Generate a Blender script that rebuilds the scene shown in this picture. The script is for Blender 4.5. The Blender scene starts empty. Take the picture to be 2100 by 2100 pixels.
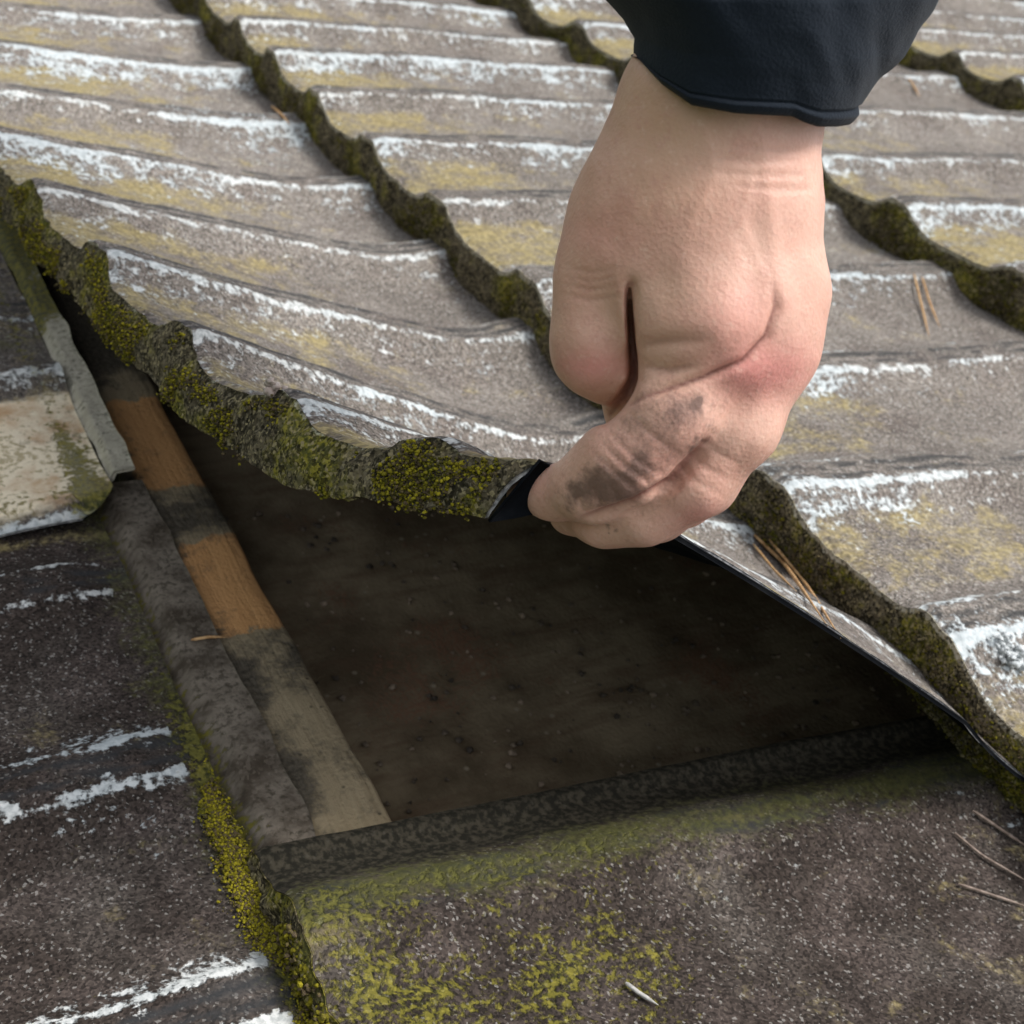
import bpy, bmesh, math, random
import numpy as np
from mathutils import Vector, Matrix
random.seed(7); rng = np.random.default_rng(7)
S = bpy.context.scene
COL = S.collection

# ------------------------------------------------------------------ camera, sky, sun, exposure
# roof frame: u runs up the slope along the ribs, v along the courses towards the viewer, n is the roof's normal
PITCH = math.radians(21)
U = np.array([0, math.cos(PITCH), math.sin(PITCH)]); V = np.array([1.0, 0, 0]); N = np.array([0, -math.sin(PITCH), math.cos(PITCH)])
ORG = np.array([0, 0, 3.6])                                  # the point of the roof below the camera
CAM_H = 0.42
def W(u, v, w):
    u = np.asarray(u, float)[..., None]; v = np.asarray(v, float)[..., None]; w = np.asarray(w, float)[..., None]
    return ORG + u*U + v*V + w*N
# camera axes, given in (u, v, n) components
Cu = np.array([0.87617158, 0.15943051, -0.45486843]); Cv = np.array([0.45690033, -0.57527905, 0.67845125]); Cn = np.array([0.15351045, 0.80226924, 0.576887])
AX = [Cu[i]*U + Cv[i]*V + Cn[i]*N for i in range(3)]         # camera right, up, back in world space
EYE = ORG + CAM_H*N
FOC = 2613.4; SZ = 1932.0
cam = bpy.data.cameras.new('camera'); camo = bpy.data.objects.new('camera', cam); COL.objects.link(camo)
m = Matrix.Identity(4)
for i in range(3):
    for j in range(3): m[j][i] = AX[i][j]
    m[i][3] = EYE[i]
camo.matrix_world = m
cam.sensor_width = 36; cam.lens = FOC/SZ*36; cam.clip_start = 0.01; cam.clip_end = 2000
cam.dof.use_dof = True; cam.dof.focus_distance = 0.45; cam.dof.aperture_fstop = 22
S.camera = camo
SUN_DIR = 0.72*AX[0] + 0.58*AX[1] + 0.38*AX[2]; SUN_DIR /= np.linalg.norm(SUN_DIR)
SUN_EL = math.asin(SUN_DIR[2]); SUN_AZ = math.atan2(SUN_DIR[0], SUN_DIR[1])
w_ = bpy.data.worlds.new('World'); S.world = w_; w_.use_nodes = True
nt = w_.node_tree; nt.nodes.clear()
sky = nt.nodes.new('ShaderNodeTexSky'); sky.sky_type = 'NISHITA'; sky.sun_disc = False
sky.sun_elevation = SUN_EL; sky.sun_rotation = SUN_AZ; sky.dust_density = 4; sky.air_density = 1.2
hs = nt.nodes.new('ShaderNodeHueSaturation'); hs.inputs['Saturation'].default_value = 0.32
bg = nt.nodes.new('ShaderNodeBackground'); bg.inputs['Strength'].default_value = 0.13
wo = nt.nodes.new('ShaderNodeOutputWorld')
nt.links.new(sky.outputs[0], hs.inputs['Color']); nt.links.new(hs.outputs[0], bg.inputs['Color']); nt.links.new(bg.outputs[0], wo.inputs['Surface'])
sun = bpy.data.lights.new('sun', 'SUN'); sun.energy = 1.6; sun.angle = math.radians(16); sun.color = (1, .985, .955)
suno = bpy.data.objects.new('sun', sun); COL.objects.link(suno)
suno.rotation_euler = Vector(SUN_DIR).to_track_quat('Z', 'Y').to_euler()
S.view_settings.view_transform = 'Standard'; S.view_settings.look = 'None'; S.view_settings.gamma = 1
S.view_settings.use_curve_mapping = False; S.view_settings.exposure = 0.72

# ------------------------------------------------------------------ helpers
def tag(o, label=None, cat=None, group=None, kind=None):
    for k, x in (('label', label), ('category', cat), ('group', group), ('kind', kind)):
        if x: o[k] = x
    return o
def hash01(i, j, k, s):
    h = (i*374761393 + j*668265263 + k*2147483647 + s*974634421) & 0xffffffff
    h = ((h ^ (h >> 13))*1274126177) & 0xffffffff
    h = h ^ (h >> 16)
    return (h & 0xffff)/65535.0
def vnoise(p, s=0):
    p = np.asarray(p, float); i = np.floor(p).astype(np.int64); f = p - i; f = f*f*(3-2*f)
    r = 0
    for a in (0, 1):
        for b in (0, 1):
            for c in (0, 1):
                wt = (f[..., 0] if a else 1-f[..., 0])*(f[..., 1] if b else 1-f[..., 1])*(f[..., 2] if c else 1-f[..., 2])
                r = r + wt*hash01(i[..., 0]+a, i[..., 1]+b, i[..., 2]+c, s)
    return r
def fbm(p, s=0, o=3):
    r = 0; a = .5; tot = 0
    for k in range(o):
        r = r + a*vnoise(p*2**k, s+k*17); tot += a; a *= .5
    return r/tot
def v3(a, b, c=0.0):
    a = np.asarray(a, float); return np.stack([a, np.broadcast_to(b, a.shape).astype(float), np.broadcast_to(c, a.shape).astype(float)], -1)
def sstep(a, b, x): t = np.clip((x-a)/(b-a), 0, 1); return t*t*(3-2*t)
def gau(x, c, s): return np.exp(-((x-c)/s)**2)

def make_mesh(name, verts, faces, mats, parent=None, uvs=None, attrs=None, midx=None, smooth=True):
    me = bpy.data.meshes.new(name)
    verts = np.asarray(verts, np.float32); faces = np.asarray(faces, np.int32)
    nf, k = faces.shape
    me.vertices.add(len(verts)); me.vertices.foreach_set('co', verts.ravel())
    me.loops.add(nf*k); me.loops.foreach_set('vertex_index', faces.ravel())
    me.polygons.add(nf); me.polygons.foreach_set('loop_start', np.arange(0, nf*k, k, dtype=np.int32))
    me.polygons.foreach_set('use_smooth', np.full(nf, smooth))
    if midx is not None: me.polygons.foreach_set('material_index', np.asarray(midx, np.int32))
    for mt in (mats if isinstance(mats, (list, tuple)) else [mats]): me.materials.append(mt)
    for nm, uv in (uvs or {}).items():
        l = me.uv_layers.new(name=nm); l.data.foreach_set('uv', np.asarray(uv, np.float32)[faces.ravel()].ravel())
    for nm, a in (attrs or {}).items():
        at = me.attributes.new(nm, 'FLOAT', 'POINT'); at.data.foreach_set('value', np.asarray(a, np.float32).ravel())
    me.update(calc_edges=True); me.validate()
    o = bpy.data.objects.new(name, me); COL.objects.link(o)
    if parent: o.parent = parent
    return o
def grid_faces(a, b, flip=False, off=0):
    i, j = np.meshgrid(np.arange(a-1), np.arange(b-1), indexing='ij')
    q = np.stack([i*b+j, i*b+j+1, (i+1)*b+j+1, (i+1)*b+j], -1).reshape(-1, 4) + off
    return q[:, ::-1] if flip else q
def grid_normals(P):
    du = np.gradient(P, axis=0); dv = np.gradient(P, axis=1)
    n = np.cross(dv, du); return n/np.maximum(np.linalg.norm(n, axis=-1, keepdims=True), 1e-12)
def shell(P, th):
    """a grid P (a,b,3) thickened downwards: returns verts, faces, per-face slot (0 top, 1 under and rims)"""
    a, b = P.shape[:2]; n = grid_normals(P); Q = P - n*th
    vs = np.concatenate([P.reshape(-1, 3), Q.reshape(-1, 3)]); o = a*b
    f = [grid_faces(a, b, True), grid_faces(a, b, False, o)]
    rim = []
    idx = np.arange(a*b).reshape(a, b)
    for line, fl in ((idx[0], False), (idx[-1], True), (idx[:, 0], True), (idx[:, -1], False)):
        q = np.stack([line[:-1], line[1:], line[1:]+o, line[:-1]+o], -1)
        rim.append(q if fl else q[:, ::-1])
    f += rim
    sl = np.concatenate([np.zeros(len(f[0])), np.ones(len(f[1])), np.full(len(rim[0])+len(rim[1]), 2), np.full(len(rim[2])+len(rim[3]), 3)]).astype(int)
    return vs, np.concatenate(f), sl

# ---- node helper
class NT:
    def __init__(s, name, rough=.9, spec=.2):
        s.mat = bpy.data.materials.new(name); s.mat.use_nodes = True; s.t = s.mat.node_tree; s.t.nodes.clear()
        s.out = s.t.nodes.new('ShaderNodeOutputMaterial'); s.b = s.t.nodes.new('ShaderNodeBsdfPrincipled')
        s.t.links.new(s.b.outputs[0], s.out.inputs['Surface'])
        s.b.inputs['Roughness'].default_value = rough; s.b.inputs['Specular IOR Level'].default_value = spec
    def set(s, sock, x):
        if isinstance(x, bpy.types.NodeSocket): s.t.links.new(x, sock)
        elif isinstance(x, (tuple, list)) and len(x) == 3 and sock.type == 'RGBA': sock.default_value = (*x, 1)
        else: sock.default_value = x
    def m(s, op, a, b=0.0, c=0.0, clamp=False):
        n = s.t.nodes.new('ShaderNodeMath'); n.operation = op; n.use_clamp = clamp
        for i, x in enumerate((a, b, c)): s.set(n.inputs[i], x)
        return n.outputs[0]
    def add(s, a, b): return s.m('ADD', a, b)
    def mul(s, a, b): return s.m('MULTIPLY', a, b)
    def ma(s, a, k, c): return s.m('MULTIPLY_ADD', a, k, c)
    def ss(s, x, a, b, lo=0.0, hi=1.0):   # smooth step
        n = s.t.nodes.new('ShaderNodeMapRange'); n.interpolation_type = 'SMOOTHSTEP'
        for i, v in enumerate((x, a, b, lo, hi)): s.set(n.inputs[i], v)
        return n.outputs[0]
    def mix(s, f, a, b, mode='MIX'):
        n = s.t.nodes.new('ShaderNodeMix'); n.data_type = 'RGBA'; n.blend_type = mode
        s.set(n.inputs[0], f); s.set(n.inputs[6], a); s.set(n.inputs[7], b); return n.outputs[2]
    def uv(s, nm): n = s.t.nodes.new('ShaderNodeUVMap'); n.uv_map = nm; return n.outputs[0]
    def obj(s): return s.t.nodes.new('ShaderNodeTexCoord').outputs['Object']
    def at(s, nm): n = s.t.nodes.new('ShaderNodeAttribute'); n.attribute_name = nm; return n.outputs['Fac']
    def rnd(s): return s.t.nodes.new('ShaderNodeObjectInfo').outputs['Random']
    def vmul(s, v, k):
        n = s.t.nodes.new('ShaderNodeVectorMath'); n.operation = 'MULTIPLY'; s.set(n.inputs[0], v); n.inputs[1].default_value = k; return n.outputs[0]
    def vadd(s, v, k):
        n = s.t.nodes.new('ShaderNodeVectorMath'); n.operation = 'ADD'; s.set(n.inputs[0], v); s.set(n.inputs[1], k); return n.outputs[0]
    def sep(s, v): n = s.t.nodes.new('ShaderNodeSeparateXYZ'); s.set(n.inputs[0], v); return n.outputs
    def noise(s, v, sc, det=3, ro=.55, dist=0):
        n = s.t.nodes.new('ShaderNodeTexNoise'); s.set(n.inputs['Vector'], v); n.inputs['Scale'].default_value = sc
        n.inputs['Detail'].default_value = det; n.inputs['Roughness'].default_value = ro; n.inputs['Distortion'].default_value = dist
        return n.outputs['Fac']
    def vor(s, v, sc, out='Color'):
        n = s.t.nodes.new('ShaderNodeTexVoronoi'); s.set(n.inputs['Vector'], v); n.inputs['Scale'].default_value = sc
        return n.outputs[out]
    def bump(s, h, dist, st=1.0, nrm=None):
        n = s.t.nodes.new('ShaderNodeBump'); n.inputs['Strength'].default_value = st; n.inputs['Distance'].default_value = dist
        s.set(n.inputs['Height'], h)
        if nrm: s.set(n.inputs['Normal'], nrm)
        return n.outputs[0]
    def done(s, col, nrm=None, rough=None):
        s.set(s.b.inputs['Base Color'], col)
        if nrm: s.set(s.b.inputs['Normal'], nrm)
        if rough is not None: s.set(s.b.inputs['Roughness'], rough)
        return s.mat

# ------------------------------------------------------------------ materials
def mat_panel():
    k = NT('granule_coated_steel', .92, .15)
    M = k.uv('metres'); sd = k.at('seed')
    off = k.t.nodes.new('ShaderNodeCombineXYZ'); k.set(off.inputs[2], sd)
    M = k.vadd(M, off.outputs[0]); ST = k.vmul(M, (.38, 1, 1))
    big = k.noise(M, 16, 3); mid = k.noise(ST, 75, 4, .6); mid2 = k.noise(ST, 130, 4, .65); fin = k.noise(M, 330, 3, .6)
    vc = k.sep(k.vor(M, 1050)); gr = vc[0]; gr2 = k.noise(M, 700, 2, .6)
    paleness = k.at('paleness')  # base tone per panel: paler on the far courses, darker on the near panels
    f = k.m('ADD', paleness, k.ma(big, .9, -.45), clamp=True)
    base = k.mix(f, (.040, .031, .026), (.258, .230, .202))
    base = k.mix(k.ss(k.noise(M, 38, 2), .45, .7, 0, .4), base, (.105, .082, .073))
    g = k.ma(gr, 1.15, .42); g = k.mul(g, k.ma(gr2, 1.2, .4)); g = k.mul(g, k.ma(fin, 1.0, .5))
    gn = k.t.nodes.new('ShaderNodeCombineXYZ')
    for i in range(3): k.set(gn.inputs[i], g)
    base = k.mix(1.0, base, gn.outputs[0], 'MULTIPLY')
    # scattered pale grains
    base = k.mix(k.ss(k.add(vc[1], k.ma(fin, .5, -.25)), .93, .98, 0, k.ma(paleness, .8, .40)), base, (.42, .40, .37))
    # yellow lichen in the pans
    ye = k.add(k.mul(k.at('yellow'), 1.0), k.ma(mid, .9, -.45)); ye = k.add(ye, k.ma(fin, .7, -.35))
    yc = k.mix(mid2, (.34, .255, .085), (.50, .43, .23)); yc = k.mix(k.ss(fin, .35, .7), k.mix(.6, yc, (.07, .055, .03)), yc)
    ye = k.add(ye, k.ma(big, 1.1, -.55)); col = k.mix(k.ss(k.add(ye, k.ma(k.noise(M, 42, 5, .7), 2.2, -1.12)), .25, .95, 0, .85), base, yc)
    # pale crust: on the rib shoulders and in spots
    y = k.sep(k.uv('rib'))[1]
    y = k.add(y, k.ma(mid, .10, -.05))
    fr = k.m('ABSOLUTE', k.m('SUBTRACT', k.m('FRACT', k.add(y, .5)), .5))
    sg = k.m('SUBTRACT', k.m('FRACT', k.add(y, .5)), .5)
    line = k.ss(k.m('ABSOLUTE', k.m('SUBTRACT', fr, .10)), 0, .042, 1, 0)
    flank = k.m('MULTIPLY', k.ss(sg, .02, .12), k.ss(sg, .42, .18))
    line2 = k.ss(fr, .12, .34, 1, 0)
    wh = k.add(k.add(k.mul(line, .43), k.mul(flank, .27)), k.at('white'))
    wh = k.add(wh, k.ma(mid2, 1.1, -.55)); wh = k.add(wh, k.ma(fin, 1.3, -.65)); low = k.noise(k.vmul(M, (.5, 1, 1)), 11, 3); wh = k.add(wh, k.ma(big, .7, -.35)); wh = k.add(wh, k.ma(low, 1.0, -.48)); wh = k.add(wh, k.ma(k.noise(M, 120, 4, .65), 1.6, -.80))
    wm = k.ss(wh, .41, .72)
    grv = k.m('MULTIPLY', k.ss(k.m('ABSOLUTE', k.m('SUBTRACT', fr, .035)), .0, .045, 1, 0), k.ss(k.add(mid2, k.ma(big, .6, -.3)), .38, .58), clamp=True)
    col = k.mix(k.mul(grv, .85), col, (.034, .036, .038))
    wc = k.mix(k.ss(fin, .35, .65), (.40, .42, .41), (.70, .71, .69))
    wc = k.mix(k.ss(low, .42, .6, 0, .4), wc, (.44, .53, .58))
    col = k.mix(k.mul(wm, .93), col, wc)
    # rust and orange crust
    ru = k.add(k.at('rust'), k.ma(mid, .9, -.45))
    rn = k.noise(M, 45, 4, .6); rc = k.mix(k.ss(k.add(rn, k.mul(ru, .06)), .34, .60), (.52, .33, .18), (.86, .75, .56)); rc = k.mix(k.ss(k.add(fin, k.ma(rn, .6, -.3)), .5, .68, 0, .65), rc, (.25, .19, .07))
    col = k.mix(k.ss(ru, .38, .62, 0, .92), col, rc)
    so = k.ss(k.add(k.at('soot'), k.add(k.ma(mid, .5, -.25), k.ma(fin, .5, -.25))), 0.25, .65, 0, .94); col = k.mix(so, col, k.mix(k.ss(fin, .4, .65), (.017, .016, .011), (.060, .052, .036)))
    # moss and algae film
    mo = k.add(k.at('moss'), k.ma(mid2, .8, -.4)); mo = k.add(mo, k.ma(fin, 1.5, -.75))
    mc = k.mix(k.ss(fin, .4, .62), (.045, .05, .012), (.17, .15, .022)); mc = k.mix(k.ss(gr, .7, .9, 0, .6), mc, (.28, .245, .035))
    mm = k.ss(mo, .42, .78, 0, .82)
    col = k.mix(mm, col, mc)
    al = k.ss(k.add(k.at('algae'), k.add(k.ma(mid, 1.1, -.55), k.ma(fin, 1.1, -.55))), .2, .95, 0, .8)
    col = k.mix(al, col, k.mix(fin, (.022, .023, .011), (.14, .14, .04)))
    h = k.add(k.mul(gr, .45), k.add(k.mul(wm, .8), k.mul(mm, .9))); h = k.add(h, k.mul(fin, .5))
    return k.done(col, k.bump(h, .0011, .9))
def mat_nose():
    k = NT('mossy_folded_edge', .95, .1)
    o = k.obj(); big = k.noise(o, 28, 3); mid = k.noise(o, 120, 4, .6); fin = k.noise(o, 420, 3, .6)
    dr = k.at('dry')
    gr = k.sep(k.vor(o, 950)); c = k.mix(k.ss(mid, .35, .65), (.038, .032, .019), (.165, .135, .085)); c = k.mix(k.ss(gr[0], .55, .85, 0, .6), c, (.21, .18, .125)); c = k.mix(k.ss(gr[1], .7, .9, 0, .7), c, (.012, .011, .007)); g2 = k.sep(k.vor(o, 850)); pit = k.add(g2[0], k.ma(fin, .8, -.4))
    c = k.mix(k.ss(k.add(big, k.ma(mid, .5, -.25)), .47, .66, 0, .8), c, k.mix(k.ss(fin, .4, .6), (.075, .08, .014), (.31, .27, .03)))
    c = k.mix(k.ss(k.add(dr, k.ma(mid, .8, -.4)), .4, .8, 0, .85), c, k.mix(k.ss(fin, .4, .65), (.09, .07, .05), (.33, .28, .21)))
    c = k.mix(k.ss(k.add(k.at('lip'), k.add(k.ma(mid, .8, -.4), k.ma(fin, .5, -.25))), .45, .6, 0, .9), c, k.mix(fin, (.40, .37, .26), (.72, .68, .58)))
    c = k.mix(k.ss(pit, .62, .85, 0, .75), c, (.014, .012, .007)); c = k.mix(k.ss(k.add(g2[1], k.ma(fin, .8, -.4)), .80, .95, 0, .7), c, (.36, .30, .17))
    h = k.add(mid, k.add(k.mul(fin, .9), k.mul(pit, -.5)))
    return k.done(c, k.bump(h, .0026, .9))
def mat_moss():
    k = NT('moss_tufts', .95, .1)
    o = k.obj(); r = k.at('tint'); fin = k.noise(o, 900, 3, .6); mid = k.noise(o, 60, 2)
    c = k.mix(r, (.040, .038, .008), (.42, .355, .025))
    c = k.mix(k.ss(k.at('tint2'), .55, .7), c, (.105, .078, .048))
    c = k.mix(k.ss(mid, .5, .7, 0, .45), c, (.055, .075, .012))
    c = k.mix(k.ss(fin, .45, .7, 0, .5), c, k.mix(.5, c, (.40, .36, .06)))
    return k.done(c, k.bump(fin, .0015, .9))
def mat_crust():
    k = NT('pale_lichen_crust', .95, .1)
    o = k.obj(); fin = k.noise(o, 500, 4, .65); r = k.at('tint')
    c = k.mix(r, (.46, .50, .52), (.66, .69, .69)); c = k.mix(k.ss(fin, .55, .68, 0, .7), c, (.09, .09, .085))
    return k.done(c, k.bump(fin, .0015, .8))
def mat_under():
    k = NT('dark_steel_underside', .9, .04)
    o = k.obj(); c = k.mix(k.ss(k.noise(o, 60, 4), .4, .7), (.006, .007, .009), (.014, .015, .017))
    return k.done(c, k.bump(k.noise(o, 300, 2), .0004, .5))
def mat_rim():
    k = NT('worn_steel_rim', .6, .4)
    o = k.obj(); c = k.mix(k.ss(k.noise(o, 400, 3), .4, .65), (.15, .15, .155), (.42, .42, .42)); return k.done(c)
def mat_deck():
    k = NT('old_roof_board', .9, .15)
    o = k.obj(); st = k.vmul(o, (1, .2, .2)); a = k.ss(k.noise(o, 15, 5, .65), .3, .7); b = k.noise(st, 120, 4, .6); f = k.noise(o, 500, 3)
    c = k.mix(a, (.085, .062, .036), (.24, .19, .12)); c = k.mix(k.ss(b, .45, .7, 0, .5), c, (.10, .06, .036))
    c = k.mix(k.ss(k.add(k.noise(o, 14, 3), k.ma(f, .5, -.25)), .58, .75, 0, .7), c, (.17, .085, .05))
    sp = k.sep(k.vor(o, 110)); d = k.vor(o, 110, 'Distance')
    c = k.mix(k.mul(k.ss(sp[0], .80, .82), k.ss(d, .08, .2, 1, 0)), c, (.24, .2, .14))
    return k.done(c, k.bump(k.add(b, f), .0012, .6))
def mat_wood():
    k = NT('batten_wood', .8, .2)
    u = k.uv('metres'); st = k.vmul(u, (1, .045, 1)); g = k.noise(st, 420, 4, .6); m2 = k.noise(u, 90, 4, .6); f = k.noise(u, 420, 3, .6)
    fresh = k.mix(g, (.42, .205, .075), (.66, .37, .155)); old = k.mix(g, (.19, .145, .085), (.35, .285, .18))
    dirt = k.mix(k.ss(f, .35, .65), (.028, .024, .018), (.085, .073, .055))
    c = k.mix(k.ss(k.add(k.at('fresh'), k.add(k.ma(m2, 1.2, -.6), k.ma(f, .5, -.25))), .42, .56), old, fresh)
    c = k.mix(k.ss(k.add(k.at('dirt'), k.add(k.ma(m2, 1.3, -.6), k.ma(f, .7, -.35))), .22, .75, 0, .92), c, dirt)
    ud = k.vadd(u, k.vmul(k.t.nodes.new('ShaderNodeTexNoise').outputs['Color'], (.0, .0, 0))); d = k.vor(ud, 210, 'Distance'); sp = k.sep(k.vor(ud, 210))
    c = k.mix(k.mul(k.ss(sp[0], .60, .64), k.mul(k.ss(d, .05, .24, .8, 0), k.m('SUBTRACT', 1.0, k.at('fresh'), clamp=True))), c, (.035, .03, .02))
    return k.done(c, k.bump(k.add(g, k.add(m2, f)), .0016, .7))
def mat_flange(name, c0, c1, c2):
    k = NT(name, .85, .2)
    u = k.uv('metres'); a = k.noise(u, 45, 4, .6); f = k.noise(u, 330, 3, .6); g = k.sep(k.vor(u, 600))[0]
    c = k.mix(k.ss(a, .35, .65), c0, c1); c = k.mix(k.ss(k.add(f, k.ma(a, .5, -.25)), .5, .68, 0, .7), c, c2)
    c = k.mix(k.ss(g, .55, .9, 0, .35), c, c1)
    mo = k.add(k.at('moss'), k.add(k.ma(a, .7, -.35), k.ma(f, .9, -.45)))
    c = k.mix(k.ss(mo, .42, .7, 0, .9), c, k.mix(k.ss(f, .4, .6), (.03, .033, .008), (.16, .14, .018)))
    return k.done(c, k.bump(k.add(a, k.add(f, g)), .0015, .8))
def mat_skin():
    k = NT('skin', .5, .4)
    o = k.obj(); f = k.noise(o, 900, 3, .6); m2 = k.noise(o, 160, 3); big = k.noise(o, 45, 3)
    c = k.mix(k.ss(big, .35, .65), (.61, .345, .262), (.67, .405, .312))
    c = k.mix(k.m('MULTIPLY', k.at('red'), k.ma(m2, .6, .7), clamp=True), c, (.64, .26, .225))
    c = k.mix(k.m('MULTIPLY', k.at('tan'), .9, clamp=True), c, (.50, .305, .185))
    c = k.mix(k.ss(k.add(m2, k.ma(f, .7, -.35)), .48, .75, 0, .38), c, (.50, .25, .19)); c = k.mix(k.ss(k.noise(o, 420, 3, .6), .56, .72, 0, .28), c, (.72, .50, .39))
    d = k.add(k.at('dirt'), k.add(k.ma(m2, .9, -.45), k.ma(f, .7, -.35)))
    c = k.mix(k.ss(d, .15, 1.15, 0, .85), c, (.13, .078, .062))
    c = k.mix(k.m('MULTIPLY', k.at('crease'), .85, clamp=True), c, (.20, .070, .052))
    b = k.b
    b.inputs['Subsurface Weight'].default_value = .18; b.inputs['Subsurface Radius'].default_value = (1, .35, .2); b.inputs['Subsurface Scale'].default_value = .004
    cell = k.vor(o, 700, 'Distance')
    return k.done(c, k.bump(k.add(k.mul(cell, .6), k.add(f, k.mul(m2, .08))), .00032, .55))
def mat_cloth():
    k = NT('navy_fleece_cloth', .9, .12)
    o = k.obj(); f = k.noise(o, 1100, 2); a = k.noise(o, 40, 3)
    c = k.mix(a, (.0060, .0100, .0170), (.0100, .0150, .0230)); c = k.mix(k.ss(f, .4, .7, 0, .4), c, (.013, .019, .027))
    k.b.inputs['Sheen Weight'].default_value = .05; k.b.inputs['Sheen Roughness'].default_value = .6
    return k.done(c, k.bump(k.add(f, k.mul(a, .6)), .0006, .5))
def mat_plain(name, c0, c1, sc=200, rough=.7):
    k = NT(name, rough, .25); o = k.obj(); return k.done(k.mix(k.ss(k.noise(o, sc, 3), .35, .65), c0, c1))
MP, MN, MM, MC, MU, MR = mat_panel(), mat_nose(), mat_moss(), mat_crust(), mat_under(), mat_rim()
MD, MWD, MS, MCL = mat_deck(), mat_wood(), mat_skin(), mat_cloth()
MFB = mat_flange('dirty_brown_flange', (.055, .042, .029), (.20, .168, .132), (.030, .024, .014))
MFG = mat_flange('weathered_grey_flange', (.36, .33, .26), (.52, .48, .38), (.085, .08, .06))

# ------------------------------------------------------------------ roof
AMP = 0.0135; TN = 0.0205
_t = np.array([-.5, -.38, -.27, -.20, -.14, -.10, -.05, 0, .05, .09, .125, .165, .21, .27, .36, .5])
_h = np.array([.05, .10, .17, .28, .56, .86, .97, .91, .97, .98, .82, .58, .38, .19, .05, .05])
_ts = np.linspace(-.5, .5, 401)[:-1]; _hs = np.interp(_ts, _t, _h); _kr = np.hanning(17); _kr /= _kr.sum()
_hs = np.convolve(np.tile(_hs, 3), _kr, 'same')[400:800]
def prof(y): return np.interp((y+.5) % 1.0, np.linspace(0, 1, 401), np.append(_hs, _hs[0]))
def ribcoord(v, ribs):
    ribs = np.asarray(ribs); i = np.arange(len(ribs)); p0 = ribs[1]-ribs[0]; p1 = ribs[-1]-ribs[-2]
    return np.where(v < ribs[0], (v-ribs[0])/p0, np.where(v > ribs[-1], i[-1]+(v-ribs[-1])/p1, np.interp(v, ribs, i)))

roof = bpy.data.objects.new('roof', None); COL.objects.link(roof); roof.location = ORG
tag(roof, 'weathered low pitched roof of ribbed panels with white and yellow lichen', 'roof')
ROOTINV = Matrix.Translation(-Vector(ORG))
def to_roof(o):
    o.parent = roof; o.matrix_parent_inverse = ROOTINV; return o

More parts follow.
